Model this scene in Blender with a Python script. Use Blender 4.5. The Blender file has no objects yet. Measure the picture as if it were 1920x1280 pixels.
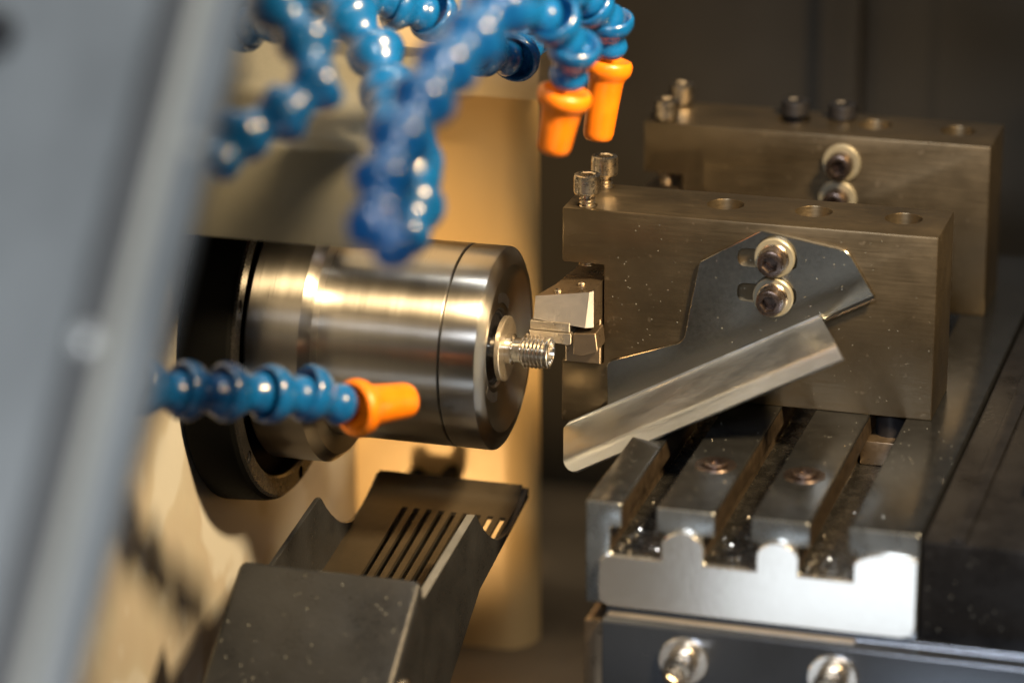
import bpy, bmesh, math, random
from mathutils import Vector, Matrix, Euler
random.seed(7)
S = 0.001                       # everything below is written in millimetres
sc = bpy.context.scene
COL = sc.collection
PI = math.pi

# ------------------------------------------------------------------ camera
cam_d = bpy.data.cameras.new('camera')
cam = bpy.data.objects.new('camera', cam_d); COL.objects.link(cam)
pitch, yaw, roll = math.radians(19.2957), math.radians(16.5107), math.radians(-0.2693)
fwd = Vector((-math.sin(yaw)*math.cos(pitch), math.cos(yaw)*math.cos(pitch), -math.sin(pitch)))
rt0 = Vector((math.cos(yaw), math.sin(yaw), 0)); up0 = rt0.cross(fwd)
rt = math.cos(roll)*rt0 + math.sin(roll)*up0
up = -math.sin(roll)*rt0 + math.cos(roll)*up0
CAM = Vector((159.23, -562.42, 206.86))
m = Matrix((rt, up, -fwd)).transposed().to_4x4(); m.translation = CAM*S
cam.matrix_world = m
cam_d.sensor_width = 36; cam_d.lens = 118.11
cam_d.clip_start = 0.01; cam_d.clip_end = 50
cam_d.dof.use_dof = True; cam_d.dof.focus_distance = 0.622; cam_d.dof.aperture_fstop = 8.6
sc.camera = cam

# ------------------------------------------------------------------ light
w = bpy.data.worlds.new('World'); sc.world = w; w.use_nodes = True
bg = w.node_tree.nodes['Background']
bg.inputs[0].default_value = (0.62, 0.50, 0.36, 1); bg.inputs[1].default_value = 0.05
sc.view_settings.view_transform = 'Standard'; sc.view_settings.look = 'None'
sc.view_settings.exposure = 0.0; sc.view_settings.gamma = 1.0
sc.view_settings.use_curve_mapping = False

def area(name, loc, target, sx, sy, power, col, spread=180):
    d = bpy.data.lights.new(name, 'AREA'); d.shape = 'RECTANGLE'
    d.size = sx*S; d.size_y = sy*S; d.energy = power; d.color = col; d.spread = math.radians(spread)
    o = bpy.data.objects.new(name, d); COL.objects.link(o)
    o.location = Vector(loc)*S
    o.rotation_euler = (Vector(target)-Vector(loc)).to_track_quat('-Z', 'Y').to_euler()
    return o
WARM = (1.0, 0.70, 0.36); COOL = (0.88, 0.95, 1.0); WHITE = (1.0, 0.95, 0.88)
area('white_shop_lamp', (60, -760, 430), (0, 0, 0), 360, 90, 4.6, (.95, .97, 1.0))
area('overhead_tube', (0, 25, 420), (0, 0, 0), 460, 12, 0.9, (1, .98, .9))
fw = area('front_window', (74, -430, -249), (74, 0, -249), 250, 176, .23, COOL)
fw.rotation_euler.rotate_axis('Z', math.radians(-14))
def spot(name, loc, target, power, col, ang, blend, rad):
    d = bpy.data.lights.new(name, 'SPOT'); d.energy = power; d.color = col
    d.spot_size = math.radians(ang); d.spot_blend = blend; d.shadow_soft_size = rad*S
    o = bpy.data.objects.new(name, d); COL.objects.link(o)
    o.location = Vector(loc)*S
    o.rotation_euler = (Vector(target)-Vector(loc)).to_track_quat('-Z', 'Y').to_euler()
    return o
spot('warm_work_lamp', (221, -139, 279), (-58, 42, -12), 25.0, WARM, 48, 1.0, 26)
spot('low_panel_fill', (-53, -6, -90), (-42, 64, -34), .30, WARM, 70, 1.0, 5)  # added warm fill that brightens the lower back panel

# ------------------------------------------------------------------ materials
def nodes_of(name):
    mt = bpy.data.materials.new(name); mt.use_nodes = True
    nt = mt.node_tree; return mt, nt, nt.nodes['Principled BSDF']
def ramp(nt, fac, stops):
    r = nt.nodes.new('ShaderNodeValToRGB'); e = r.color_ramp.elements
    e[0].position, e[0].color = stops[0][0], (*stops[0][1], 1)
    e[1].position, e[1].color = stops[-1][0], (*stops[-1][1], 1)
    for p, c in stops[1:-1]:
        x = e.new(p); x.color = (*c, 1)
    nt.links.new(fac, r.inputs[0]); return r
def noise(nt, scale, stretch=(1, 1, 1), detail=6, rough=.6, rot=(0, 0, 0)):
    tc = nt.nodes.new('ShaderNodeTexCoord'); mp = nt.nodes.new('ShaderNodeMapping')
    mp.inputs['Scale'].default_value = stretch; mp.inputs['Rotation'].default_value = rot
    n = nt.nodes.new('ShaderNodeTexNoise'); n.inputs['Scale'].default_value = scale
    n.inputs['Detail'].default_value = detail; n.inputs['Roughness'].default_value = rough
    nt.links.new(tc.outputs['Object'], mp.inputs[0]); nt.links.new(mp.outputs[0], n.inputs[0])
    return n.outputs[0]
def mat(name, col, rough=.4, metal=0., var=.25, scale=150, stretch=(1, 1, 1), rvar=.12,
        fine=1500, bump=.05, fstretch=None, spec=.5, coat=0., aniso=0., tang=None, rot=(0, 0, 0), bdist=.0002, specks=0.):
    mt, nt, p = nodes_of(name)
    a = noise(nt, scale, stretch, rot=rot)
    lo = tuple(c*(1-var) for c in col); hi = tuple(min(1, c*(1+var)) for c in col)
    r = ramp(nt, a, [(.3, lo), (.7, hi)])
    b = noise(nt, fine, fstretch or stretch, 4, .65, rot)
    out = r.outputs[0]
    if specks:
        sp = noise(nt, 420, (1, 1, 1), 2, .5)
        rs = ramp(nt, sp, [(.70, (0, 0, 0)), (.76, (specks,)*3)])
        mx = nt.nodes.new('ShaderNodeMix'); mx.data_type = 'RGBA'; mx.blend_type = 'MIX'
        nt.links.new(rs.outputs[0], mx.inputs[0]); nt.links.new(out, mx.inputs[6])
        mx.inputs[7].default_value = (*[min(1, c*2.2+.05) for c in col], 1); out = mx.outputs[2]
    nt.links.new(out, p.inputs['Base Color'])
    p.inputs['Metallic'].default_value = metal
    mr = nt.nodes.new('ShaderNodeMapRange')
    mr.inputs['From Min'].default_value = .3; mr.inputs['From Max'].default_value = .7
    mr.inputs['To Min'].default_value = max(.02, rough-rvar); mr.inputs['To Max'].default_value = min(1, rough+rvar)
    mxn = nt.nodes.new('ShaderNodeMath'); mxn.operation = 'ADD'
    h1 = nt.nodes.new('ShaderNodeMath'); h1.operation = 'MULTIPLY'; h1.inputs[1].default_value = .5
    h2 = nt.nodes.new('ShaderNodeMath'); h2.operation = 'MULTIPLY'; h2.inputs[1].default_value = .5
    nt.links.new(a, h1.inputs[0]); nt.links.new(b, h2.inputs[0])
    nt.links.new(h1.outputs[0], mxn.inputs[0]); nt.links.new(h2.outputs[0], mxn.inputs[1])
    nt.links.new(mxn.outputs[0], mr.inputs['Value']); nt.links.new(mr.outputs[0], p.inputs['Roughness'])
    if bump:
        bp = nt.nodes.new('ShaderNodeBump'); bp.inputs['Strength'].default_value = bump
        bp.inputs['Distance'].default_value = bdist
        nt.links.new(b, bp.inputs['Height']); nt.links.new(bp.outputs[0], p.inputs['Normal'])
    p.inputs['Specular IOR Level'].default_value = spec
    p.inputs['Coat Weight'].default_value = coat; p.inputs['Coat Roughness'].default_value = .08
    if aniso:
        p.inputs['Anisotropic'].default_value = aniso; p.inputs['Anisotropic Rotation'].default_value = .25
        if tang:
            t = nt.nodes.new('ShaderNodeTangent'); t.direction_type = 'RADIAL'; t.axis = tang
            nt.links.new(t.outputs[0], p.inputs['Tangent'])
    return mt
M = {}
M['block'] = mat('oxide_steel', (.128, .102, .067), .37, .9, .20, 60, fine=1400, fstretch=(.06, 1, 1.6), bump=.045, rot=(0, -.62, 0), specks=.4)
M['plate'] = mat('sheet_steel', (.32, .305, .27), .23, 1., .08, 40, fine=1200, bump=.02, rvar=.05)
M['spin'] = mat('turned_steel', (.46, .455, .445), .31, 1., .05, 40, stretch=(9, .3, .3), fine=700, fstretch=(8, .15, .15), bump=.010, rvar=.05, aniso=.95, tang='X')
M['chute'] = mat('lit_satin_sheet', (.50, .55, .62), .38, 1., .10, 60, fine=1100, fstretch=(.3, 1, 1), bump=.07, rvar=.10)  # paler copy of the plate steel, standing in for light on the chute
M['black'] = mat('black_oxide', (.003, .0033, .0036), .55, 0, .3, 60, bump=.02, spec=.03)
M['blackring'] = mat('polished_black_ring', (.022, .022, .023), .26, .6, .2, 60, bump=.02)
M['bright'] = mat('ground_steel', (.82, .82, .81), .15, .9, .02, 30, rvar=.02, fine=800, bump=.03, specks=.0)
M['table'] = mat('table_steel', (.085, .09, .096), .22, .9, .2, 400, fine=1200, bump=.06, rvar=.05, specks=.3, fstretch=(1, .4, 1))
M['tabledark'] = mat('dark_table_steel', (.026, .025, .026), .33, .6, .3, 150, fine=900, bump=.08, specks=.3)
M['toothface'] = mat('milled_end_face', (.34, .37, .39), .28, .9, .22, 140, fine=900, bump=.05, rvar=.06)
M['knob'] = mat('door_bolt', (.55, .57, .57), .4, .3, .1, 100, bump=.03)
M['chip'] = mat('swarf', (.72, .70, .66), .22, 1., .1, 300, bump=0)
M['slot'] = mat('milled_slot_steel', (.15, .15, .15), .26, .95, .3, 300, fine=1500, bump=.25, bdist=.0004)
M['slotwall'] = mat('shaded_slot_wall', (.045, .033, .022), .45, .6, .5, 500, bump=.3)  # dark brown stands in for the deflector's shade inside the slots
M['base'] = mat('blued_base_steel', (.15, .17, .205), .24, .85, .06, 60, fine=900, bump=.015, rvar=.04, specks=.0)
M['screw'] = mat('zinc_screw', (.52, .46, .38), .27, 1., .12, 300, bump=.03)
M['darkscrew'] = mat('dark_screw', (.14, .11, .10), .28, .95, .2, 300, bump=.03)
M['blackscrew'] = mat('black_screw', (.02, .02, .024), .35, .5, .2, 300, bump=.03)
M['washer'] = mat('washer_nylon', (.21, .20, .16), .35, .35, .08, 300, bump=.03)
M['chrome'] = mat('machined_steel', (.74, .71, .66), .19, 1., .06, 200, bump=.02, rvar=.04)
M['carbide'] = mat('carbide', (.50, .45, .38), .32, .9, .08, 200, bump=.05)
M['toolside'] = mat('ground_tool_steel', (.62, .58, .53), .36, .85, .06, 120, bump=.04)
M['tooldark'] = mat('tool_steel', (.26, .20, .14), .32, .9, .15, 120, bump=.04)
M['hose'] = mat('blue_plastic', (.003, .085, .28), .27, 0, .30, 160, bump=.06, rvar=.12, spec=.6, coat=.35)
M['nozzle'] = mat('orange_plastic', (.66, .165, .003), .36, 0, .18, 160, bump=.03, spec=.5)
M['door'] = mat('door_paint', (.19, .208, .218), .38, 0, .32, 30, stretch=(1, .5, .5), bump=.03)
M['doorpale'] = mat('door_pale_grey', (.40, .40, .36), .40, .1, .06, 40, bump=.02)  # paler grey for the narrow door strip and one screw
M['doordark'] = mat('door_dark_grey', (.085, .088, .09), .5, 0, .1, 40, bump=.05)  # darker grey strip along the door
M['hood'] = mat('hood_sheet', (.135, .138, .122), .42, .35, .12, 30, bump=.03)
M['cover'] = mat('cream_cover', (.60, .47, .29), .45, 0, .06, 30, bump=.03)
M['panel'] = mat('back_sheet', (.66, .44, .19), .45, .1, .06, 20, stretch=(1, 1, .1), bump=.02)
M['catch'] = mat('catcher_paint', (.023, .025, .029), .33, .3, .25, 120, fine=1300, bump=.25, bdist=.0003)
M['catchtray'] = mat('catcher_tray', (.055, .045, .032), .36, .55, .2, 90, fine=900, bump=.08)
M['catchedge'] = mat('lit_edge_steel', (.42, .43, .43), .35, .8, .1, 200, bump=.05)  # pale tone stands in for light along thin edges
M['backdark'] = mat('back_wall_paint', (.030, .025, .018), .5, .1, .2, 12, bump=.03)
M['floor'] = mat('chip_tray_floor', (.15, .105, .06), .45, .2, .25, 25, bump=.05)

def wall_mat():
    mt, nt, p = nodes_of('headstock_paint')
    a = noise(nt, 34, (1, 1, 1), 3, .45)
    r = ramp(nt, a, [(.43, (.40, .41, .41)), (.47, (.35, .34, .31)), (.54, (.34, .32, .29)), (.575, (.41, .42, .42))])  # grey and tan patches painted in place of overlapping shadows
    r.color_ramp.interpolation = 'LINEAR'
    b = noise(nt, 900, (1, 1, 1), 5, .7)
    c = noise(nt, 22, (1, 1.3, .8), 4, .5)
    rc = ramp(nt, c, [(.58, (0, 0, 0)), (.70, (.45, .45, .45))])
    rd = ramp(nt, b, [(.35, (.22, .18, .12)), (.7, (.34, .29, .21))])
    mx = nt.nodes.new('ShaderNodeMix'); mx.data_type = 'RGBA'
    nt.links.new(rc.outputs[0], mx.inputs[0]); nt.links.new(r.outputs[0], mx.inputs[6]); nt.links.new(rd.outputs[0], mx.inputs[7])
    nt.links.new(mx.outputs[2], p.inputs['Base Color'])
    p.inputs['Roughness'].default_value = .42
    bp = nt.nodes.new('ShaderNodeBump'); bp.inputs['Strength'].default_value = .08; bp.inputs['Distance'].default_value = .0004
    nt.links.new(b, bp.inputs['Height']); nt.links.new(bp.outputs[0], p.inputs['Normal'])
    return mt
M['wall'] = wall_mat()
def water_mat():
    mt, nt, p = nodes_of('coolant_drop')
    p.inputs['Base Color'].default_value = (.9, .95, .92, 1); p.inputs['Roughness'].default_value = .03
    p.inputs['Transmission Weight'].default_value = .85; p.inputs['IOR'].default_value = 1.34
    return mt
M['water'] = water_mat()

# ------------------------------------------------------------------ helpers
def link(name, bm, mt, parent=None, smooth=30, loc=None):
    bmesh.ops.recalc_face_normals(bm, faces=bm.faces)
    bmesh.ops.scale(bm, vec=(S, S, S), verts=bm.verts)
    me = bpy.data.meshes.new(name); bm.to_mesh(me); bm.free()
    for x in (mt if isinstance(mt, (list, tuple)) else [mt]): me.materials.append(M[x])
    if smooth:
        me.polygons.foreach_set('use_smooth', [True]*len(me.polygons))
        me.set_sharp_from_angle(angle=math.radians(smooth))
    o = bpy.data.objects.new(name, me); COL.objects.link(o)
    if parent: o.parent = parent
    if loc is not None: o.location = Vector(loc)*S
    return o
def tag(o, label, cat, group=None):
    o['label'] = label; o['category'] = cat
    if group: o['group'] = group
    return o
def thing(name, loc, label, cat, group=None):
    o = bpy.data.objects.new(name, None); COL.objects.link(o); o.empty_display_size = .01
    o.location = Vector(loc)*S
    return tag(o, label, cat, group)
def struct(name, bm, mt, smooth=30):
    o = link(name, bm, mt, smooth=smooth); o['kind'] = 'structure'; return o
def bevel(bm, wd, seg=2, ang=25):
    es = [e for e in bm.edges if len(e.link_faces) == 2 and e.calc_face_angle(0) > math.radians(ang)]
    if es: bmesh.ops.bevel(bm, geom=es, offset=wd, segments=seg, profile=.5, affect='EDGES', clamp_overlap=True)
def box(x0, x1, y0, y1, z0, z1, bv=0., seg=2, bm=None):
    b = bm or bmesh.new()
    r = bmesh.ops.create_cube(b, size=1)
    for v in r['verts']:
        v.co = Vector((x0+(v.co.x+.5)*(x1-x0), y0+(v.co.y+.5)*(y1-y0), z0+(v.co.z+.5)*(z1-z0)))
    if bv and bm is None: bevel(b, bv, seg)
    return b
def prism(pts, lo, hi, axis='Y', bv=0., seg=2, bm=None):
    """pts 2-D outline: axis Y -> (x,z); X -> (y,z); Z -> (x,y)"""
    b = bm or bmesh.new()
    def co(p, t):
        return {'Y': (p[0], t, p[1]), 'X': (t, p[0], p[1]), 'Z': (p[0], p[1], t)}[axis]
    A = [b.verts.new(co(p, lo)) for p in pts]; B = [b.verts.new(co(p, hi)) for p in pts]
    n = len(pts)
    b.faces.new(A); b.faces.new(B[::-1])
    for i in range(n): b.faces.new((A[i], B[i], B[(i+1) % n], A[(i+1) % n]))
    bmesh.ops.recalc_face_normals(b, faces=b.faces)
    if bv: bevel(b, bv, seg)
    return b
def lathe(prof, n=64, axis='X', bm=None, org=(0, 0, 0), closed=False):
    """prof [(t, r)] along the axis"""
    b = bm or bmesh.new(); rings = []
    ox, oy, oz = org
    for t, r in prof:
        ring = []
        for i in range(n):
            a = 2*PI*i/n; c, s = r*math.cos(a), r*math.sin(a)
            p = {'X': (t, c, s), 'Y': (c, t, s), 'Z': (c, s, t)}[axis]
            ring.append(b.verts.new((p[0]+ox, p[1]+oy, p[2]+oz)))
        rings.append(ring)
    for A, B in zip(rings, rings[1:]):
        for i in range(n): b.faces.new((A[i], A[(i+1) % n], B[(i+1) % n], B[i]))
    if closed:
        A, B = rings[-1], rings[0]
        for i in range(n): b.faces.new((A[i], A[(i+1) % n], B[(i+1) % n], B[i]))
    else:
        if prof[0][1] > 1e-4: b.faces.new(rings[0])
        if prof[-1][1] > 1e-4: b.faces.new(rings[-1])
    return b
def cut(o, cutters):
    """boolean-subtract cutter meshes and keep only the result"""
    for i, c in enumerate(cutters):
        md = o.modifiers.new('cut', 'BOOLEAN'); md.operation = 'DIFFERENCE'; md.object = c; md.solver = 'EXACT'
    dg = bpy.context.evaluated_depsgraph_get(); dg.update()
    me = bpy.data.meshes.new_from_object(o.evaluated_get(dg), depsgraph=dg)
    old = o.data; o.modifiers.clear(); o.data = me
    nm = old.name; bpy.data.meshes.remove(old); me.name = nm
    me.polygons.foreach_set('use_smooth', [True]*len(me.polygons)); me.set_sharp_from_angle(angle=math.radians(30))
    for c in cutters:
        cm = c.data; bpy.data.objects.remove(c); bpy.data.meshes.remove(cm)
def cutter(bm): return link('cutter', bm, 'block', smooth=0)

def head_bm(R, H, hexr, depth, knurl=.05, n=72):
    """socket cap head, base at z=0, top at z=H"""
    b = bmesh.new()
    def ring(z, rf): return [b.verts.new((rf(i)*math.cos(2*PI*i/n), rf(i)*math.sin(2*PI*i/n), z)) for i in range(n)]
    kn = lambda i: R-(knurl if i % 2 else 0)
    ch = R*.16
    def hx(i, sc=1.):
        a = (2*PI*i/n) % (PI/3) - PI/6
        return sc*hexr*math.cos(PI/6)/math.cos(a)
    rs = [ring(0, lambda i: R*.93), ring(H*.10, lambda i: R), ring(H*.13, kn), ring(H*.74, kn), ring(H*.78, lambda i: R*.985),
          ring(H-ch*.35, lambda i: R-ch*.35), ring(H, lambda i: R-ch*1.2), ring(H, lambda i: hx(i, 1.13)), ring(H-.25, lambda i: hx(i)), ring(H-depth, lambda i: hx(i))]
    for A, B in zip(rs, rs[1:]):
        for i in range(n): b.faces.new((A[i], A[(i+1) % n], B[(i+1) % n], B[i]))
    b.faces.new(rs[0][::-1]); b.faces.new(rs[-1])
    return b
def thread_bm(R, z0, z1, p=.7, n=40):
    prof = []; z = z0
    while z < z1-p*.9:
        prof += [(z, R*.82), (z+p*.3, R), (z+p*.55, R), (z+p*.85, R*.82)]; z += p
    prof = [(z0, R*.8)]+prof+[(z1, R*.8)]
    return lathe(prof, n, 'Z')
def cap_screw(parent, loc, direction, R, H, th_len, mt='screw', hexr=None, name='cap_screw', spin=0., thread=True):
    """screw head pointing along direction; loc = underside of the head"""
    o = link(name, head_bm(R, H, hexr or R*.56, H*.55), mt, parent)
    q = Vector(direction).to_track_quat('Z', 'Y')
    o.location = Vector(loc)*S; o.rotation_euler = (q.to_matrix() @ Matrix.Rotation(spin, 3, 'Z')).to_euler()
    if thread:
        link('screw_thread', thread_bm(R*.6, -th_len, .0), mt, o)
    return o
def washer_bm(r0, r1, h, n=56):
    return lathe([(0, r0), (0, r1-.15), (.15, r1), (h-.2, r1), (h, r1-.2), (h, r0)], n, 'Z', closed=True)

# ------------------------------------------------------------------ the setting
struct('headstock_wall', box(-75, -61, -260, 64, -150, 190), 'wall')
arc = [(-29+7*math.sin(math.radians(a)), 71-7*math.cos(math.radians(a))) for a in range(0, 81, 8)]  # panel edge curled back so its shape gives the falloff into shade
arc2 = [(-29+5.8*math.sin(math.radians(a)), 71-5.8*math.cos(math.radians(a))) for a in range(80, -1, -8)]
bm = prism([(-61, 64)]+arc+arc2+[(-61, 65.2)], -125, 175, 'Z')
struct('back_panel', bm, 'panel')
bm = bmesh.new(); box(-120, 260, 190, 200, -220, 230, bm=bm)
box(13, 22, 183, 190, -220, 230, bm=bm); box(40, 260, 186, 190, -220, 230, bm=bm)
struct('back_wall', bm, 'backdark')
struct('chip_tray_floor', prism([(-300, -150), (64, -91.5), (69, -90.5), (190, -105), (190, -112), (64, -100), (-300, -160)], -75, 260, 'X'), 'floor')

struct('panel_shade_strip', prism([(20, 7), (75, -20), (85, -6), (50, 12), (20, 28)], 95, 103, 'Z'), 'backdark')  # strip added out of view to cast shade on the back panel

# ------------------------------------------------------------------ spindle
sp = thing('lathe_spindle', (-61, 0, 0), 'turned steel spindle nose with black flange on the cream headstock wall', 'spindle')
OFF = (61, 0, 0)
b = lathe([(-15.9, 18.0), (-15.75, 18.85), (-15.6, 19.0), (-9.5, 19.0), (-9.2, 18.9), (-9.05, 18.7), (-8.5, 17.6), (-8.2, 16.2), (-8.25, 15.6), (-9.4, 13.8), (-10.1, 12.0), (-10.3, 8.0), (-10.3, 7.5), (-10.7, 7.1), (-18, 7.1), (-18, 2)], 128, org=OFF)
link('nose_cap', b, 'spin', sp, 24)
b = lathe([(-42, 18.5), (-39, 19), (-16.25, 19.0), (-16.1, 18.85), (-15.95, 18.0)], 128, org=OFF)
link('sleeve', b, 'spin', sp, 24)
b = lathe([(-51.5, 23.8), (-51, 24.3), (-41.0, 24.3), (-39.6, 23.2), (-39.2, 22.6), (-39.2, 18.6)], 128, org=OFF)
link('collar', b, 'spin', sp, 24)
b = lathe([(-60.6, 32.6), (-60, 33.2), (-53.0, 32.8), (-51.6, 32.5), (-51.0, 32.0), (-51.0, 28.3), (-51.4, 27.9), (-53, 27.7), (-53, 23)], 128, org=OFF)
fl = link('flange', b, 'black', sp, 24)
b = lathe([(-51.05, 27.9), (-50.6, 28.3), (-50.5, 31.4), (-50.9, 31.95)], 128, org=OFF, closed=True)
fr = link('flange_ring', b, 'blackring', sp, 24)
cs = []
for k in range(6):
    a = math.radians(154+60*k)
    cs.append(cutter(lathe([(-53, 1.25), (-49, 1.25)], 24, org=(61, 29.9*math.cos(a), 29.9*math.sin(a)))))
for c in cs: c.location = sp.location
fr.location = (0, 0, 0)
bpy.context.view_layer.update()
cut(fr, cs)
for k in range(6):
    a = math.radians(154+60*k)
    link('flange_hole', lathe([(-51.02, 1.24), (-50.9, 1.2), (-51.0, .9), (-51.02, .2)], 24, org=(61, 29.9*math.cos(a), 29.9*math.sin(a))), 'blackscrew', sp)
link('dark_bore_lining', lathe([(-11.6, 2.75), (-11.6, 7.0), (-10.9, 7.05), (-10.9, 6.6), (-11.3, 6.2), (-11.3, 2.8)], 64, org=OFF), 'blackscrew', sp)  # black lining paints the dark depth of the recess
# two curved slots in the nose face
def arc_pad(r0, r1, a0, a1, x0, x1, n=20):
    b = bmesh.new(); Q = []
    for i in range(n+1):
        a = math.radians(a0+(a1-a0)*i/n)
        Q.append([b.verts.new((x+61, r*math.cos(a), r*math.sin(a))) for x, r in ((x0, r0), (x1, r0), (x1, r1), (x0, r1))])
    for A, B in zip(Q, Q[1:]):
        for j in range(4): b.faces.new((A[j], A[(j+1) % 4], B[(j+1) % 4], B[j]))
    b.faces.new(Q[0]); b.faces.new(Q[-1][::-1]); return b
for a0 in (40, 220):
    link('face_slot', arc_pad(8.4, 10.2, a0, a0+46, -10.6, -10.18), 'blackscrew', sp)

# ------------------------------------------------------------------ workpiece
wp = thing('threaded_workpiece', (-18, 0, 0), 'small shiny threaded steel connector gripped in the spindle nose', 'workpiece')
WO = (18, 0, 0)
link('shaft', lathe([(-18, 2.6), (-9.6, 2.6), (-9.4, 2.9), (-7.2, 2.9), (-6.9, 2.35), (-5.6, 2.3), (-5.3, 2.6)], 64, org=WO), 'chrome', wp)
prof = [(-5.4, 2.5)]
x = -5.2
for k in range(6):
    prof += [(x, 2.5), (x+.3, 3.2), (x+.44, 3.2), (x+.73, 2.5)]; x += .73
prof += [(-.75, 2.62), (-.55, 3.0), (-.15, 3.0), (0, 2.85), (0, 2.45), (-.3, 2.35), (-3, 2.2), (-3, .8)]
link('thread', lathe(prof, 72, org=WO), 'chrome', wp, 25)
link('pin', lathe([(-3, .55), (-1.0, .55), (-.8, .35)], 24, org=WO), 'nozzle' if False else 'screw', wp)
link('flange_disc', lathe([(-9.35, 2.5), (-9.35, 5.9), (-9.2, 6.1), (-8.45, 6.1), (-8.3, 5.9), (-8.3, 2.8)], 72, org=WO), 'carbide', wp)

# ------------------------------------------------------------------ tool blocks
def tool_block(y0, label, rear):
    t = thing('tool_block', (34, y0+8.6, -10), label, 'tool block', 'tool blocks clamped on the slotted table')
    o3 = Vector((34, y0+8.6, -10))
    outl = [(-.6, 25), (69.4, 25), (69.4, -10), (17.5, -10), (17.5, -17), (-.7, -17), (-.7, -4.9), (7.4, -4.9), (7.4, 14.5), (-.6, 14.5)]
    b = prism(outl, y0, y0+17.2, 'Y', .28, 2)
    for v in b.verts: v.co -= o3
    body = link('body', b, 'block', t)
    bpy.context.view_layer.update()
    cs = []
    for cx in (28.0, 44.6, 61.3):
        c = cutter(lathe([(8, 3.4), (24.8, 3.4), (25.5, 3.7)], 48, 'Z', org=(cx, y0+10, 0))); cs.append(c)
    for cy in (2.8, 15.2):
        cs.append(cutter(lathe([(10, 1.7), (24.5, 1.7), (25.5, 2.2)], 32, 'Z', org=(3.4, y0+cy, 0))))
    cut(body, cs)
    for i, (cy, lift) in enumerate(((2.8, .5 if rear else 2.3), (15.2, .6 if rear else 2.4))):
        p = Vector((3.4, y0+cy, 25+lift))-o3
        cap_screw(t, p, (0, 0, 1), 2.55, 3.7, 14, 'screw', 1.45, 'clamp_screw', .3+i)
    return t, o3
tb, o3 = tool_block(10, 'brown steel tool block in front, holding the cutter and slanted chute', False)
tr_, o3r = tool_block(71.2, 'blurred brown tool block standing behind the front block', True)
# rear block: washer-headed screws on its face, dark screws on top
for (x, z, h) in ((40, 19.7, 3.6), (39.4, 12.2, 4.4)):
    wz = link('washer', washer_bm(1.7, 3.8, 1.2), 'washer', tr_)
    wz.location = (Vector((x, 71.15, z))-o3r)*S; wz.rotation_euler = Vector((0, -1, 0)).to_track_quat('Z', 'Y').to_euler()
    cap_screw(tr_, Vector((x, 69.9, z))-o3r, (0, -1, 0), 2.6, h, 8, 'darkscrew', 1.45, 'face_screw', .2)
for x in (27.6, 37.3):
    cap_screw(tr_, Vector((x, 84.4, 25.1))-o3r, (0, 0, 1), 2.9, 3.0, 5, 'blackscrew', 1.5, 'top_screw', .5)

# ------------------------------------------------------------------ cutting tools
def cutting_tool(dy, label):
    t = thing('cutting_tool', (3, 12+dy, -4.9), label, 'cutting tool', 'cutters held in the block notches')
    o = Vector((3, 12+dy, -4.9))
    def add(name, b, mt, sm=25):
        for v in b.verts: v.co += Vector((0, dy, 0))-o
        return link(name, b, mt, t, sm)
    # shank: slanted front head
    b = bmesh.new()
    T = [(-3.9, 3.4, 9.6), (6.4, 3.4, 11.2), (7.0, 4.2, 11.3), (7.0, 27, 11.3), (.2, 27, 10.4), (-1.9, 10.2, 9.9)]
    B = [(-4.3, 3.4, 5.1), (5.6, 3.4, 4.2), (7.0, 4.2, 4.2), (7.0, 27, 4.2), (.2, 27, 4.2), (-1.9, 10.2, 4.6)]
    a = [b.verts.new(p) for p in T]; c = [b.verts.new(p) for p in B]
    top = b.faces.new(a); bot = b.faces.new(c[::-1]); fr_ = []
    for i in range(6): fr_.append(b.faces.new((a[i], c[i], c[(i+1) % 6], a[(i+1) % 6])))
    bevel(b, .12, 1)
    fcs = [f for f in b.faces if f.normal.y < -.55 or False]
    bmesh.ops.recalc_face_normals(b, faces=b.faces)
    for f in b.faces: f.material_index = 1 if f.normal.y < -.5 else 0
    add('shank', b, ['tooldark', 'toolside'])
    add('insert', box(-4.9, 2.7, 3.1, 7.5, 3.1, 4.85, .1, 1), 'carbide')
    add('insert_seat', prism([(-5.1, 3.0), (3.0, 3.0), (3.1, 2.7), (3.0, .9), (2.2, .75), (-4.2, 1.4)], 2.75, 8, 'Y', .08, 1), 'carbide')
    add('support', prism([(3.3, 2.9), (7.6, 3.3), (8.0, .0), (7.9, -.3), (5.0, -1.4), (3.4, -1.2)], 3.3, 9, 'Y', .15, 1), 'tooldark')
    add('lower_shank', box(.2, 7.0, 9.2, 27, -4.85, 4.1, .2, 1), 'tooldark')
    for px, py in ((.05, 4.9), (3.6, 8.4)):
        s = add('clamp_pin', lathe([(10.0, .75), (10.55+px*.16, .75), (10.75+px*.16, .55), (10.7+px*.16, .35), (10.4+px*.16, .3)], 24, 'Z', org=(px, py, 0)), 'screw')
    return t
cutting_tool(0, 'small steel cutter with stepped insert touching the threaded workpiece')
cutting_tool(61.2, 'blurred cutter tip in the notch of the rear block')

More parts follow.
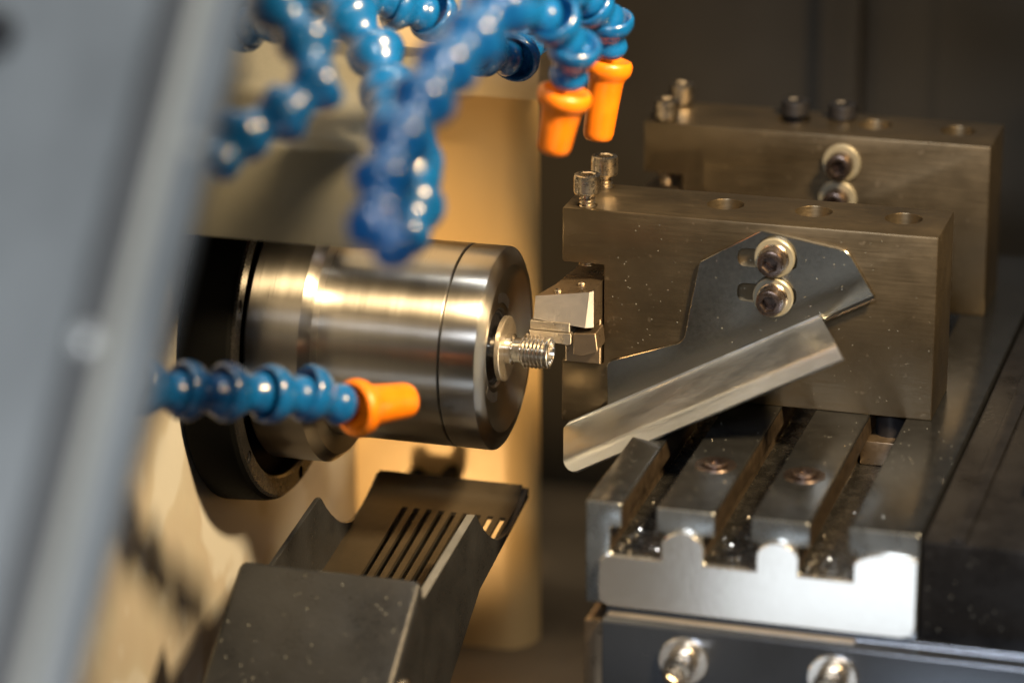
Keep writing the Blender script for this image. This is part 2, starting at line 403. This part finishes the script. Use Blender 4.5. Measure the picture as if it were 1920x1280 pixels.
# ------------------------------------------------------------------ deflector chute
dp = thing('chip_deflector', (39.7, 9, 15), 'bent sheet steel chip deflector with slanted light grey chute', 'deflector')
od = Vector((39.7, 9, 15))
def rounded(pts, rad, n=5):
    out = []; N = len(pts)
    for i in range(N):
        p = Vector(pts[i]); r = rad[i] if isinstance(rad, (list, tuple)) else rad
        if r <= 0: out.append(tuple(p)); continue
        a = (Vector(pts[i-1])-p); c = (Vector(pts[(i+1) % N])-p)
        r = min(r, a.length*.45, c.length*.45); a.normalize(); c.normalize()
        for k in range(n+1):
            t = k/n; q = (p+a*r)*(1-t)**2 + p*2*t*(1-t) + (p+c*r)*t*t
            out.append(tuple(q))
    return out
u = Vector((58.3-8.6, 13.1+13.9)).normalized()          # bend line direction in x,z
bl = lambda x: -13.9+(x-8.6)*u.y/u.x
outl = [(8.5, bl(8.5)), (8.3, -4.0), (22.9, 1.2), (25.7, 17.0), (37.2, 24.0), (53.2, 21.5), (58.4, bl(58.4))]
pl = prism(rounded(outl, [0, 1.4, 1.6, .8, .8, 1.2, .2]), 8.9, 9.95, 'Y', .12, 1)
for v in pl.verts: v.co -= od
plate = link('plate', pl, 'plate', dp, 20)
dp_cut = []
bpy.context.view_layer.update()
for z in (18.7, 12.0):
    sl = rounded([(32.9, z+1.75), (44, z+1.75), (44, z-1.75), (32.9, z-1.75)], 1.7, 6)
    dp_cut.append(cutter(prism(sl, 7, 12, 'Y')))
cut(plate, dp_cut)
# chute: sheet swept along the bend line with a curved section
pn = Vector((u.y, -u.x))                                 # downwards, across the bend line
def chute_point(s, t, xs):
    """s along bend line from x=xs, t = 0..1 across"""
    return None
sec = []                                                 # (across, outwards) section, bent out by 86 degrees
for k in range(9):
    a = math.radians(86*k/8); sec.append((1.2*math.sin(a)-1.2, 1.2*(1-math.cos(a))))
for L in (3, 6, 9, 12, 15, 18.6): sec.append((sec[8][0]+math.cos(math.radians(86))*L, sec[8][1]+math.sin(math.radians(86))*L))
x1, y1 = sec[-1]
for k in range(1, 9):
    a = math.radians(86-46*min(1, k/4)); x1 += math.cos(a)*.42; y1 += math.sin(a)*.42; sec.append((x1, y1))
xs0, xs1 = .3, 48.9
b = bmesh.new(); rows = []
Lc = (xs1-xs0)/u.x
for i, (ac, ou) in enumerate(sec):
    row = []
    f = ou/24
    s0 = 6.7*f; s1 = Lc+8.3*f
    rc = 1.6
    edge = min(ou, sec[-1][1]-ou)
    if edge < rc: s0 += rc-math.sqrt(max(0, rc*rc-(rc-edge)**2))
    for j in range(25):
        s = s0+(s1-s0)*j/24
        p = Vector((xs0, bl(xs0)))+u*s+pn*ac
        row.append(b.verts.new((p.x, 8.9-.0-ou, p.y)))
    rows.append(row)
for A, B in zip(rows, rows[1:]):
    for j in range(24): b.faces.new((A[j], A[j+1], B[j+1], B[j]))
bmesh.ops.recalc_face_normals(b, faces=b.faces)
geo = bmesh.ops.solidify(b, geom=b.faces[:], thickness=.7)
for v in b.verts: v.co -= od
link('chute', b, 'chute', dp, 35)
# narrow rolled lip right of the chute
b = bmesh.new(); rows = []
for k in range(8):
    a = math.radians(70*k/7); ac, ou = .9*math.sin(a)-.4, .9*(1-math.cos(a))
    row = []
    for xx in (49.2, 58.35):
        p = Vector((xx, bl(xx)))+pn*ac
        row.append(b.verts.new((p.x, 8.88-ou, p.y)))
    rows.append(row)
for A, B in zip(rows, rows[1:]): b.faces.new((A[0], A[1], B[1], B[0]))
bmesh.ops.solidify(b, geom=b.faces[:], thickness=.4)
for v in b.verts: v.co -= od
link('rolled_lip', b, 'plate', dp, 40)
for (x, z) in ((39.9, 19.2), (39.8, 11.7)):
    wz = link('washer', washer_bm(1.6, 3.75, 1.1), 'washer', dp)
    wz.location = (Vector((x, 8.88, z))-od)*S; wz.rotation_euler = Vector((0, -1, 0)).to_track_quat('Z', 'Y').to_euler()
    wz = link('inner_washer', washer_bm(1.5, 2.85, .45), 'screw', dp)
    wz.location = (Vector((x, 7.76, z))-od)*S; wz.rotation_euler = Vector((0, -1, 0)).to_track_quat('Z', 'Y').to_euler()
    cap_screw(dp, Vector((x, 7.3, z))-od, (0, -1, 0), 2.5, 3.2, 3, 'darkscrew', 1.4, 'cap_screw', .35 if z > 15 else .1)

# ------------------------------------------------------------------ slotted table
tt = thing('slotted_table', (48, 30, -29.2), 'steel table with three deep slots and bright front edge', 'machine table')
ot = Vector((48, 30, -29.2))
def addt(name, b, mt, parent=tt, sm=25):
    for v in b.verts: v.co -= ot
    return link(name, b, mt, parent, sm)
YF, YE = -44.2, 112
def ts(c0, c1):                                          # slot between teeth c0..c1, wider below
    return [(c0, -10), (c0, -14.6), (c0-2.0, -14.6), (c0-2.0, -19.45), (c1+1.5, -19.45), (c1+1.5, -14.6), (c1, -14.6), (c1, -10)]
outl = [(18.7, -29.1), (18.7, -10)] + ts(25.1, 31.2) + ts(41.5, 47.8) + ts(58.0, 64.6) + [(76.8, -10), (76.8, -29.1)]
b = prism(outl, YF, YE, 'Y')
bevel(b, .42, 3, 40)
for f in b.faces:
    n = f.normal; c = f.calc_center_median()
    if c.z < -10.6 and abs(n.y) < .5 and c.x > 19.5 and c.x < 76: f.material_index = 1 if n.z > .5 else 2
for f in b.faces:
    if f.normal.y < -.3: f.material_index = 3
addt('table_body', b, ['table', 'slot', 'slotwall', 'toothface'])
# bright end plate with arched fingers
def arch(x0, x1, zs, zt, n=22):
    return [(x0+(x1-x0)*k/n, zs+(zt-zs)*math.sin(PI*k/n)**.6) for k in range(n+1)]
ol = [(21.4, -28.0), (21.2, -25), (21.5, -20.6), (22.3, -19.5), (32.5, -19.5)] + arch(32.5, 39.75, -16.2, -13.9) + [(39.75, -19.5), (49.1, -19.5)] \
    + arch(49.1, 56.3, -16.2, -13.9) + [(56.3, -19.5), (65.9, -19.5)] \
    + [(65.9+10.7*k/24, -16.2+2.4*math.sin(PI*(.80*k/24))**.6) for k in range(25)] + [(76.6, -26.6), (76.0, -28.2), (74.3, -28.75), (23, -28.9)]
b = prism(ol, YF-1.0, YF-.01, 'Y')
bevel(b, .12, 1, 60)
addt('end_plate', b, 'bright')
for (x, y) in ((36.5, -22.3), (52.6, -22.9)):
    c = addt('table_plug', lathe([(-9.98, 2.2), (-9.7, 3.3), (-9.75, 3.6), (-9.98, 3.75)], 40, 'Z', org=(x, y, 0)), 'darkscrew')
    addt('plug_screw', lathe([(-9.9, 2.1), (-9.4, 2.1), (-9.25, 1.9), (-9.25, 1.2), (-9.8, 1.1)], 32, 'Z', org=(x, y, 0)), 'darkscrew')
# clamp nut and bolt in the right-hand slot, under the front block
nut = thing('slot_nut', (61.3, 14, -14.4), 'clamp nut with black bolt in the right slot under the front block', 'clamp nut')
b = box(56.6, 65.9, 8.9, 22, -19.4, -14.7, .25); 
for v in b.verts: v.co -= Vector((61.3, 14, -14.4))
link('nut', b, 'tooldark', nut)
b = lathe([(-14.8, 2.9), (-10.05, 2.9)], 40, 'Z', org=(61.3, 14.5, 0))
for v in b.verts: v.co -= Vector((61.3, 14, -14.4))
link('bolt_shank', b, 'blackscrew', nut)

# dark cover right of the table
wc = thing('way_cover', (130, 20, -30), 'dark steel way cover along the right side of the slotted table', 'way cover')
b = box(77.1, 190, -43.6, 120, -29.6, -11.3, .3)
for v in b.verts: v.co -= Vector((130, 20, -30))
link('cover_body', b, 'tabledark', wc)
b = box(81.5, 84.2, -43, 120, -11.4, -10.6, .2)
for v in b.verts: v.co -= Vector((130, 20, -30))
link('guide_strip', b, 'tabledark', wc)
b = box(91, 190, -20, 120, -11.4, -8.4, .4)
for v in b.verts: v.co -= Vector((130, 20, -30))
link('upper_cover', b, 'tabledark', wc)

# base under the table
bs = thing('table_base', (60, 30, -80), 'blue grey base plate with two washered screws below the table', 'base plate')
ob = Vector((60, 30, -80))
def addb(name, b, mt, sm=25):
    for v in b.verts: v.co -= ob
    return link(name, b, mt, bs, sm)
addb('base_plate', prism([(-47.6, -80), (-47.6, -31.0), (-46.9, -30.3), (-44.8, -30.3), (-44.6, -29.4), (120, -29.4), (120, -80)], 22.6, 190, 'X', .25), 'base')
addb('side_strip', box(19.0, 22.4, -46.2, 120, -80, -31.6, .25), 'tooldark')
addb('seam_strip', box(23.2, 66.5, -46.5, -44.75, -30.28, -29.95, .1), 'toolside')
for x in (37.2, 63.3):
    wz = link('washer', washer_bm(1.8, 4.35, .8), 'bright', bs)
    wz.location = (Vector((x, -47.62, -36.4))-ob)*S; wz.rotation_euler = Vector((0, -1, 0)).to_track_quat('Z', 'Y').to_euler()
    cap_screw(bs, Vector((x, -48.4, -36.4))-ob, (0, -1, 0), 2.7, 4.6, 4, 'screw', 1.5, 'cap_screw', .5)

# ------------------------------------------------------------------ hood and cream cover
hd = thing('spindle_hood', (-40, -38, 29.6), 'brown grey sheet hood over the top of the spindle', 'hood')
oh = Vector((-40, -38, 29.6))
b = prism([(-38, 29.6), (-38, 45.8), (-37.6, 46.8), (-3, 56.5), (-1, 56.5), (-1, 50), (-3, 50), (-3, 55.4), (-36.6, 45.6), (-36.8, 29.6)], -60.8, -19.5, 'X')
bevel(b, .25, 2, 40)
for v in b.verts: v.co -= oh
link('hood_sheet', b, 'hood', hd)
b = prism([(-37.4, 46.4), (-2, 56.3), (-2, 57.4), (-37.6, 47.6)], -21.2, -19.2, 'X', .3)
for v in b.verts: v.co -= oh
link('highlight_bead', b, 'catchedge', hd)  # pale bead paints the highlight on the hood's bent edge
cv = thing('head_cover', (-30, 50, 48), 'cream upper head cover behind the blue coolant hoses', 'cover')
b = box(-60.8, -17, 52, 63, 33, 175, .8)
for v in b.verts: v.co -= Vector((-30, 50, 48))
link('cover_box', b, 'cover', cv)
b = box(-60, -18.5, 51.2, 52, 64, 65.2, .2)
for v in b.verts: v.co -= Vector((-30, 50, 48))
link('cover_rib', b, 'cover', cv)
br = thing('dark_shape', (-44, 62, -54), 'small dark shape on the warm back panel below the spindle', 'bracket')  # small dark solid just in front of the back panel
bb = prism([(-49, -55.2), (-38.2, -55.2), (-38.2, -50.2), (-40.5, -50.2), (-41.5, -53), (-45.5, -53), (-46.6, -51.5), (-49, -52.2)], 56, 63.8, 'Y', .5)
for v in bb.verts: v.co -= Vector((-44, 62, -54))
link('shape_plate', bb, 'black', br)
link('shape_stub', lathe([(-7.2, 1.0), (-5.9, 1.0)], 20, 'Y', org=(4, 0, 1.4)), 'blackscrew', br)

# ------------------------------------------------------------------ parts catcher
pc = thing('parts_catcher', (-24, -40, -60), 'dark grey parts catcher with slotted tray under the spindle', 'parts catcher')
op = Vector((-24, -40, -60))
def addp(name, b, mt, sm=30):
    for v in b.verts: v.co -= op
    return link(name, b, mt, pc, sm)
def side(top_ext):
    arc = []
    for k in range(13):
        t = k/12; y = -17.2+34*t
        arc.append((y, -26.4 - 10.2*math.sin(PI*min(1, t*1.0))**.9*(1-.15*t) - 8.3*t*t + 0))
    return [(-52, -30.4), (-18.6, -26.2)] + arc + [(17.6, -34.6), (17.2, -36.6), (6, -38.6), (-15.1, -42.3), (-33.6, -52.5), (-62, -69), (-62, -45)]
addp('side_wall', prism(side(0), -10.6, -9.4, 'X', .12, 1), 'catch')
addp('side_wall', prism(side(0), -40.4, -39.5, 'X', .12, 1), 'catch')
addp('lit_edge_strip', prism([(-48.5, -29.95), (-18.7, -26.18), (-18.5, -26.05), (-48.5, -29.7)], -10.75, -9.25, 'X'), 'catchedge')  # pale strip paints the light along the wall's top edge
# tray sheet: curved section, nine real slots
path = [(17.2, -34.3), (15.6, -35.9), (13.4, -37.0), (10.5, -37.7), (8.0, -38.0), (4, -38.6), (-2, -39.5), (-8, -40.4), (-14, -41.3), (-20, -42.2), (-26, -43.2), (-34, -45.5), (-46, -50)]
sx = [-31.4+2.45*i for i in range(9)]
xs = [-39.6]
for c in sx: xs += [c-.6, c+.6]
xs += [-10.5]
b = bmesh.new(); V = [[b.verts.new((x, y, z)) for x in xs] for (y, z) in path]
for i in range(len(path)-1):
    for j in range(len(xs)-1):
        if j % 2 == 1 and 4 <= i < 11: continue
        b.faces.new((V[i][j], V[i][j+1], V[i+1][j+1], V[i+1][j]))
bmesh.ops.recalc_face_normals(b, faces=b.faces)
bmesh.ops.solidify(b, geom=b.faces[:], thickness=.8)
addp('slotted_tray', b, 'catchtray', 50)
addp('slot_light_stop', prism([(14.5, -38.6), (8, -41.5), (-14, -45.5), (-40, -53), (-40, -54), (-14, -46.5), (8, -42.5), (15, -39.4)], -39.4, -17.6, 'X'), 'catch')  # plate added under the tray to keep light out of the left slots
# housing in front
b = prism([(-50, -25.6), (-112, -70.6), (-112, -95), (-52, -75), (-49.5, -45)], -43.1, -8.9, 'X')
bevel(b, 1.3, 4, 20)
addp('housing', b, 'catch', 40)
q = Vector((1, 0, 0)).to_track_quat('Z', 'Y')
so = link('button_screw', lathe([(0, 1.3), (.5, 1.25), (.9, .9), (1.1, .4), (1.1, .05)], 24, 'Z'), 'screw', pc)
so.location = (Vector((-8.85, -62.0, -40.6))-op)*S; so.rotation_euler = q.to_euler()

# ------------------------------------------------------------------ coolant hoses
SEG = 8.0
def seg_mesh(k=1.0):
    # ball, neck, flared socket with rolled rim (along +Z)
    pr_ = [(-.4, 1.6), (-.4, 2.6), (.5, 3.4), (1.6, 3.75), (2.6, 3.5), (3.3, 3.2), (4.2, 3.3), (5.2, 3.9), (6.0, 4.5), (6.7, 4.9), (7.4, 5.1), (8.6, 5.1), (9.1, 4.9), (9.3, 4.5), (9.1, 4.1), (8.2, 3.8), (7.2, 2.6)]
    bm = lathe(pr_, 36, 'Z')
    o = link('hose_segment', bm, 'hose', None, 50)
    me = o.data; bpy.data.objects.remove(o); return me
SEGME = seg_mesh()
def nozzle_mesh(L):
    pr_ = [(6.5, 2.2), (.6, 3.4), (-.2, 4.0), (-.6, 4.4), (-.5, 4.8), (.1, 5.15), (1.0, 5.2), (1.9, 4.9), (2.6, 4.2), (3.4, 3.8), (L*.5, 3.55), (L-1.4, 3.3), (L-.5, 3.05), (L-.05, 2.6), (L, 2.0), (L-.3, 1.7), (L-3, 1.6)]
    o = link('nozzle', lathe(pr_, 40, 'Z'), 'nozzle', None, 50); me = o.data; bpy.data.objects.remove(o); return me
def catmull(P, n=14):
    P = [Vector(p) for p in P]; Q = [P[0]*2-P[1]]+P+[P[-1]*2-P[-2]]; out = []
    for i in range(1, len(Q)-2):
        for k in range(n):
            t = k/n
            out.append(.5*((2*Q[i])+(Q[i+1]-Q[i-1])*t+(2*Q[i-1]-5*Q[i]+4*Q[i+1]-Q[i+2])*t*t+(3*Q[i]-Q[i-1]-3*Q[i+1]+Q[i+2])*t**3))
    out.append(P[-1]); return out
def hose(pts, label, nozzle=None, k=1.0, phase=0.):
    """pts from the root to the tip"""
    t = thing('coolant_hose', pts[0], label, 'coolant hose', 'blue jointed coolant hoses')
    o = Vector(pts[0]); C = catmull(pts)
    d = [0.]
    for a, c in zip(C, C[1:]): d.append(d[-1]+(c-a).length)
    total = d[-1]; n = max(1, int(round(total/(SEG*k)))); step = total/n
    def ev(s):
        s = max(0, min(total, s))
        for i in range(len(d)-1):
            if d[i+1] >= s: return C[i].lerp(C[i+1], (s-d[i])/max(1e-9, d[i+1]-d[i]))
        return C[-1]
    for i in range(n):
        a, c = ev(i*step), ev((i+1)*step)
        sg = bpy.data.objects.new('hose_segment', SEGME); COL.objects.link(sg); sg.parent = t
        # sockets open towards the root, balls towards the tip
        dr = (a-c).normalized(); sg.location = (c-o)*S
        jit = Matrix.Rotation(random.uniform(-.09, .09), 3, 'X') @ Matrix.Rotation(random.uniform(-.09, .09), 3, 'Y')
        sg.rotation_euler = (dr.to_track_quat('Z', 'Y').to_matrix() @ jit).to_euler(); sg.scale = (k, k, k*step/(SEG*k))
    if nozzle:
        a, c = Vector(nozzle[0]), Vector(nozzle[1])
        nz = bpy.data.objects.new('nozzle', nozzle_mesh((c-a).length)); COL.objects.link(nz); nz.parent = t
        nz.location = (a-o)*S; nz.rotation_euler = (c-a).to_track_quat('Z', 'Y').to_euler(); nz.scale = (k, k, 1)
    return t
H = HOSES = dict(
 H7=[(-58.5, -104.9, 25), (-52.4, -95.9, 22.1), (-47.2, -88.7, 19.4), (-42.7, -81.7, 16.8), (-36.8, -75.3, 14.3), (-31.3, -67.6, 12.7), (-25.5, -60.2, 10.0), (-20.8, -54.5, 6.8)],
 H1=[(-20.1, -88.8, 90.9), (-17.0, -92.8, 86.5), (-12.6, -95.2, 82.4), (-9.2, -98.0, 77.9), (-9.8, -101.9, 73.9), (-14.2, -106.4, 71.3), (-17.8, -110.4, 69.1), (-19.8, -114.4, 66.0)],
 H8=[(-31.1, -26.2, 78), (-38.5, -25.1, 69.5), (-47.7, -22.1, 63.9), (-57.7, -19.4, 61.6)],
 H2=[(-32.0, -31.9, 74.7), (-25.7, -35.0, 70.2), (-21.4, -37.5, 66.0), (-17.7, -40.2, 61.8), (-13.1, -48.7, 58.8), (-6.9, -63.8, 57.9), (0.2, -80.8, 57.0), (3.2, -89.9, 53.8), (4.1, -96.2, 51.0)],
 H3=[(22.4, -88.8, 92.6), (19.5, -94.3, 89.2), (16.5, -99.7, 85.8), (14.3, -107.2, 82.3), (12.6, -113.5, 78.6), (11.6, -118.5, 74.6), (10.8, -123.6, 70.4), (10.1, -127.5, 66.3), (13.2, -131.3, 62.5), (15.9, -134.1, 61.7)],
 H4=[(-31.5, -12, 69), (-25.6, -8.5, 66.4), (-20.5, -4.2, 63), (-16.6, 1.0, 57.6), (-12.6, 5.0, 54.2), (-9.5, 11.0, 52.6), (-9.0, 17.5, 55.0), (-11.5, 20.5, 59.5)],
 H5=[(-0.0, -42.8, 76.5), (4.0, -38.0, 74.2), (8.0, -34.1, 72.7), (10.8, -29.2, 68.5), (11.3, -26.6, 63.2), (10.1, -25.3, 58.6)],
 H6=[(0.2, -8.5, 73.3), (6.2, -4.0, 68.8), (10.0, 1.2, 64.8), (10.5, 4.0, 60.0), (9.8, 4.7, 56.3)])
hose(H['H7'], 'blue jointed hose crossing low before the spindle, orange nozzle pointing right', ((-20.2, -52.5, 5.8), (-13.9, -41.3, 4.0)), .98)
hose(H['H1'], 'very blurred blue hose bending beside the grey door edge', None, .92)
hose(H['H8'], 'dark blue hose at the top behind the most blurred hose', None, .95)
hose(H['H2'], 'dark blue hose dropping down left of the large blurred hose', None, 1.0)
hose(H['H3'], 'large blurred blue hose hanging down before the spindle top', None, .98)
hose(H['H4'], 'sharp teal hose curling upward before the cream cover', None, .95)
hose(H['H5'], 'blue hose ending in the left one of two orange nozzles', ((9.4, -24.1, 56.4), (7.2, -24.3, 45.7)), .92)
hose(H['H6'], 'blue hose ending in the right, sharper one of two orange nozzles', ((9.4, 5.0, 54.4), (7.7, 3.7, 40.3)), .85)

# ------------------------------------------------------------------ door in the foreground
dr = thing('machine_door', (11.2, -211.7, 74.9), 'large blurred grey door edge in the left foreground', 'door')
e = Vector((0, .68, .733)); nn = Vector((0, -.733, .68)); ax = Vector((1, 0, 0))
def door_part(name, pts, mt, L0=-90, L1=90, bv=.3):
    b = bmesh.new()
    A = [b.verts.new(ax*x+nn*h+e*L0) for x, h in pts]; B = [b.verts.new(ax*x+nn*h+e*L1) for x, h in pts]
    n = len(pts); b.faces.new(A); b.faces.new(B[::-1])
    for i in range(n): b.faces.new((A[i], B[i], B[(i+1) % n], A[(i+1) % n]))
    bmesh.ops.recalc_face_normals(b, faces=b.faces); bevel(b, bv, 2, 30)
    return link(name, b, mt, dr)
door_part('door_panel', [(-70, -4), (-70, .6), (-11.2, .6), (-10.9, 0), (-10.9, -4)], 'door')
door_part('dark_strip', [(-10.85, -4), (-10.85, -.6), (-6.65, -.6), (-6.65, -4)], 'doordark')
door_part('pale_strip', [(-6.6, -4), (-6.6, .1), (-4.1, .5), (-4.05, -4)], 'doorpale')
door_part('door_edge', [(-4.0, -4), (-4.0, .2), (-.3, -.2), (0, -.8), (0, -4)], 'door')
def door_screw(x, s, h, r, mt):
    o = link('door_screw', lathe([(0, r), (r*.4, r), (r*.8, r*.7), (r*1.0, r*.2)], 28, 'Z'), mt, dr)
    o.location = (ax*x+nn*h+e*s)*S; o.rotation_euler = nn.to_track_quat('Z', 'Y').to_euler()
door_screw(-8.9, -1.0, -.6, 1.7, 'knob'); door_screw(-1.6, 26, 0, 1.0, 'doorpale'); door_screw(-31.8, 38.5, .6, 3.4, 'blackscrew')

# ------------------------------------------------------------------ coolant droplets
b = bmesh.new()
def drop(p, n, r):
    q = Vector(n).to_track_quat('Z', 'Y').to_matrix(); V = []
    for (z, k) in ((0, 1), (.32, .86), (.52, .45)):
        V.append([b.verts.new(Vector(p)+q @ Vector((r*k*math.cos(i*PI/4), r*k*math.sin(i*PI/4), r*z))) for i in range(8)])
    for A, B in zip(V, V[1:]):
        for i in range(8): b.faces.new((A[i], A[(i+1) % 8], B[(i+1) % 8], B[i]))
    b.faces.new(V[-1])
for k in range(110):            # on the sloping housing
    t = random.random(); y = -51.5-34*t
    drop((random.uniform(-41.8, -10.2), y, -25.6-(-50-y)*45/62+.02), (0, -.587, .81), random.choice((.08, .11, .15, .22)))
for k in range(170):            # on the front block
    drop((random.uniform(9, 68.8), 9.99, random.uniform(-9.5, 24)), (0, -1, 0), random.uniform(.05, .13))
for k in range(45):            # on the deflector plate
    x, z = random.uniform(27, 56), random.uniform(2, 22)
    if z < bl(x)+1 or (z > 17+(x-25.7)*.6) or (z > 24-(x-37)*.16) or (x > 53 and z > 21-(x-53)*1.7): continue
    drop((x, 8.89, z), (0, -1, 0), random.uniform(.06, .15))
for k in range(120):            # on the table top
    x = random.choice((random.uniform(19, 24.8), random.uniform(31.5, 41.2), random.uniform(48, 57.7), random.uniform(65, 76.5), random.uniform(65, 76.5)))
    drop((x, random.uniform(-43, 8), -9.99), (0, 0, 1), random.uniform(.06, .14))
for k in range(18):
    drop((random.uniform(78, 92), -43.62, random.uniform(-28, -13)), (0, -1, 0), random.uniform(.08, .2))
wd = link('coolant_droplets', b, 'water', None, 60); wd['kind'] = 'stuff'
wd['label'] = 'tiny clear coolant droplets sprinkled over the steel surfaces'
# ------------------------------------------------------------------ swarf
b = bmesh.new()
def chip(p, L, wd_):
    q = Euler((random.uniform(0, 6.3), random.uniform(0, 6.3), random.uniform(0, 6.3))).to_matrix(); k = random.uniform(.3, 1.6)
    A = []
    for i in range(5):
        a = k*(i/4-.5); c = Vector((math.sin(a)/k*L, 0, (1-math.cos(a))/k*L))
        A.append((b.verts.new(Vector(p)+q @ (c+Vector((0, wd_/2, 0)))), b.verts.new(Vector(p)+q @ (c-Vector((0, wd_/2, 0))))))
    for (a, c), (d, f) in zip(A, A[1:]): b.faces.new((a, c, f, d))
for k in range(230):
    x0, x1 = random.choice(((24, 31.8), (40.4, 48.4), (57, 65.2)))
    chip((random.uniform(x0, x1), -43.6+abs(random.gauss(0, 9)), -19.2+random.random()*.5), random.uniform(.3, 1.1), random.uniform(.1, .35))
for k in range(60):
    x = random.choice((random.uniform(31.5, 41.2), random.uniform(48, 57.7), random.uniform(65, 76.5)))
    chip((x, random.uniform(-42, 6), -9.85), random.uniform(.2, .5), .1)
for k in range(14):
    chip((random.uniform(28, 57), 8.75, random.uniform(6, 20)), random.uniform(.3, .7), .08)
sw = link('metal_chips', b, 'chip', None, 60); sw['kind'] = 'stuff'
sw['label'] = 'tiny bright metal chips lying in the table slots'
sc.cycles.use_denoising = True
